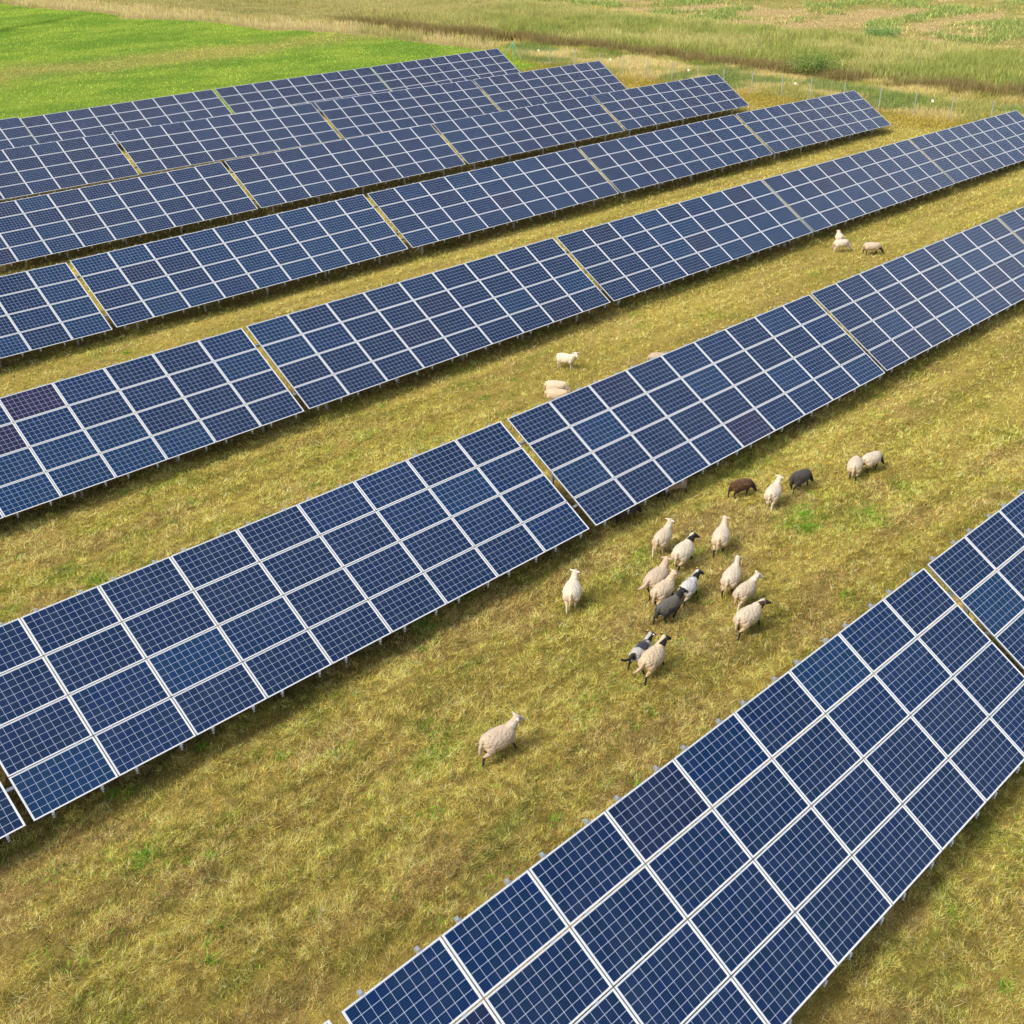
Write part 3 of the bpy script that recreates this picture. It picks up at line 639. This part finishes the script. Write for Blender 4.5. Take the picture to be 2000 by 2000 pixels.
    fl = (fbm(co[:, 0]*20, co[:, 1]*20+co[:, 2]*26, 11, 3)-.5)*.027*sst(.26, .34, co[:, 2])*(1-np.clip(hm, 0, 1)); co = co+nr*fl[:, None]
    nm.vertices.foreach_set('co', co.astype(np.float32).ravel())
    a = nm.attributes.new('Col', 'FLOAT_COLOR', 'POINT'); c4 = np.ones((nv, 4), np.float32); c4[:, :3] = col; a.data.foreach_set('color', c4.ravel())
    nm.materials.clear(); nm.materials.append(M_wool); nm.polygons.foreach_set('use_smooth', np.ones(len(nm.polygons), bool)); nm.name = 'sheep'; nm.update()
    th = R(heading); scale *= .86; ox = cx+.05*math.cos(th); oy = cyy+.05*math.sin(th)
    o = obj('sheep', nm); o.location = (ox, oy, float(gz(ox, oy))-.005); o.rotation_euler = (0, 0, th); o.scale = (scale,)*3
    tag(o, label, 'sheep', 'sheep grazing between the solar rows')
    for i, tc in tags:
        e = ears[i]; obj('ear_tag', MB().box(tuple(e), (.035, .04, .02)).mesh('ear_tag', M_tagm if tc == 'y' else M_tagw), o)
    return o
BLK = (.022, .020, .021); TAN = (.50, .36, .23); WHT = (.68, .60, .47); DK = (.045, .030, .022)
SH = [
 (19.74, 15.88, 17, 1.0, 'up', -12, CRE, WHT, WHT, 'cream sheep with pale head, leftmost at the front of the walking flock', None, None, (), 1.0),
 (19.59, 15.07, 14, 1.03, 'up', -55, (.58, .50, .38), BLK, BLK, 'white sheep with black head turned right, followed by tan sheep', None, None, (), 1.08),
 (20.85, 14.77, 27, 1.04, 'up', 3, (.57, .48, .35), TAN, BLK, 'cream black-legged sheep leading the flock, walking straight away', None, None, (), 1.0),
 (18.03, 14.63, 8, 1.05, 'up', 15, (.50, .39, .28), TAN, DK, 'large tan sheep with pale tail swung out, at left of flock', None, 'out', (), 1.05),
 (17.82, 14.25, 8, 1.0, 'up', -25, (.54, .43, .30), TAN, BLK, 'tan-necked cream sheep squeezed between large tan and grey sheep', None, None, (), 1.0),
 (18.42, 13.93, 13, .92, 'up', -50, (.52, .50, .47), BLK, BLK, 'pale grey speckled sheep with black head and yellow tag', 'speck', None, ((1, 'y'),), .95),
 (17.42, 13.75, -2, .97, 'up', -25, (.028, .027, .027), BLK, BLK, 'striding charcoal black sheep with greyish back, in the flock', 'greyback', None, ((1, 'y'),), .95),
 (15.60, 13.04, 10, .88, 'up', -15, (.42, .40, .37), BLK, BLK, 'grey mottled black-headed sheep with dark saddle and black tail', 'saddle', 'side', ((1, 'y'), (0, 'w')), .95),
 (15.50, 12.60, 11, 1.05, 'up', -30, (.52, .42, .28), BLK, BLK, 'cream fleeced black-headed sheep, hindmost of the flock, yellow tagged', None, 'out', ((1, 'y'),), 1.0),
 (19.48, 13.39, 20, 1.02, 'up', 8, (.56, .48, .36), (.25, .18, .12), BLK, 'cream sheep with brown head and orange tail, walking straight away', None, None, (), 1.0),
 (19.25, 12.82, 4, .98, 'up', -45, (.52, .43, .31), WHT, WHT, 'cream sheep with white head and white legs beside brown-headed sheep', None, None, (), 1.0),
 (18.35, 12.07, 0, 1.05, 'low', -30, (.55, .46, .34), (.06, .04, .03), BLK, 'cream dark-faced sheep, nearest of the right-hand trio', None, None, (), 1.08),
 (23.69, 16.27, -22, .90, 'graze', -10, (.085, .045, .022), (.04, .025, .016), DK, 'dark brown sheep grazing toward the right', 'brown', None, (), 1.0),
 (23.91, 15.25, 19, 1.0, 'up', -20, (.60, .52, .40), WHT, WHT, 'white sheep standing between brown and black grazing sheep', None, None, (), 1.0),
 (25.33, 15.31, -5, .97, 'graze', -20, (.060, .050, .045), BLK, BLK, 'greyish black sheep grazing with its head down', None, None, (), 1.0),
 (27.05, 14.51, 26, .97, 'graze', 10, (.55, .46, .33), TAN, BLK, 'cream sheep grazing away, left of the far pair', None, None, (), 1.05),
 (27.74, 14.39, -7, .97, 'graze', -25, (.57, .48, .36), (.06, .05, .04), BLK, 'cream sheep with dark face grazing, right of the far pair', None, None, (), 1.05),
 (27.84, 27.59, -72, .98, 'stand', -45, (.70, .60, .46), (.72, .62, .50), (.68, .55, .40), 'pale sheep standing sideways and looking toward the camera', None, None, (), .92),
 (25.63, 25.90, -57, 1.02, 'graze', -5, (.62, .50, .34), TAN, TAN, 'buff sheep grazing, upper of the two behind the panel edge', None, None, (), 1.05),
 (25.12, 25.35, -57, 1.0, 'graze', 5, (.60, .46, .31), TAN, TAN, 'buff sheep grazing, lower of two, partly hidden by panels', None, None, (), 1.05),
 (30.20, 25.00, -45, .98, 'graze', 0, (.48, .38, .27), TAN, TAN, 'tan sheep mostly hidden behind the panel edge, only back showing', None, None, (), 1.0),
 (49.45, 29.40, 42, 1.0, 'low', 5, (.60, .49, .37), (.40, .28, .20), TAN, 'buff sheep facing the panels, behind another sheep', None, None, (), 1.05),
 (48.50, 28.75, -30, 1.0, 'graze', -20, (.66, .57, .44), WHT, WHT, 'white rounded sheep with pale legs in front of buff sheep', None, None, (), 1.12),
 (49.15, 27.38, -50, 1.0, 'graze', -5, (.58, .46, .34), DK, DK, 'buff sheep grazing alone to the right, farthest up the lane', None, None, (), 1.0),
 (11.23, 13.07, -6, 1.06, 'up', -15, (.50, .40, .29), (.55, .48, .42), DK, 'lone greyish tan sheep standing in the foreground', None, None, (), 1.1),
 (16.27, 15.87, 38, .98, 'up', -22, (.61, .53, .41), WHT, WHT, 'lone white sheep apart to the left of the flock', None, None, (), 1.1),
 (22.65, 17.88, 165, .98, 'graze', 0, (.36, .27, .19), DK, DK, 'sheep under the panels with pale hindquarters showing', None, None, (), 1.0),
 (20.45, 17.9, -10, .95, 'graze', 0, (.05, .04, .03), BLK, BLK, 'dark sheep grazing under the panel edge in shade', None, None, (), 1.0),
]
SHIFT = {0: .2, 1: .1, 2: .18, 3: .22, 4: .12, 5: .08, 9: .12, 12: .2, 13: .2, 14: .2, 15: .2, 16: .2, 25: .1}
for i, s in enumerate(SH):
    d = SHIFT.get(i, .05)*.9; make_sheep(s[0]+d, s[1]+d, *s[2:], seed=i*7+3)
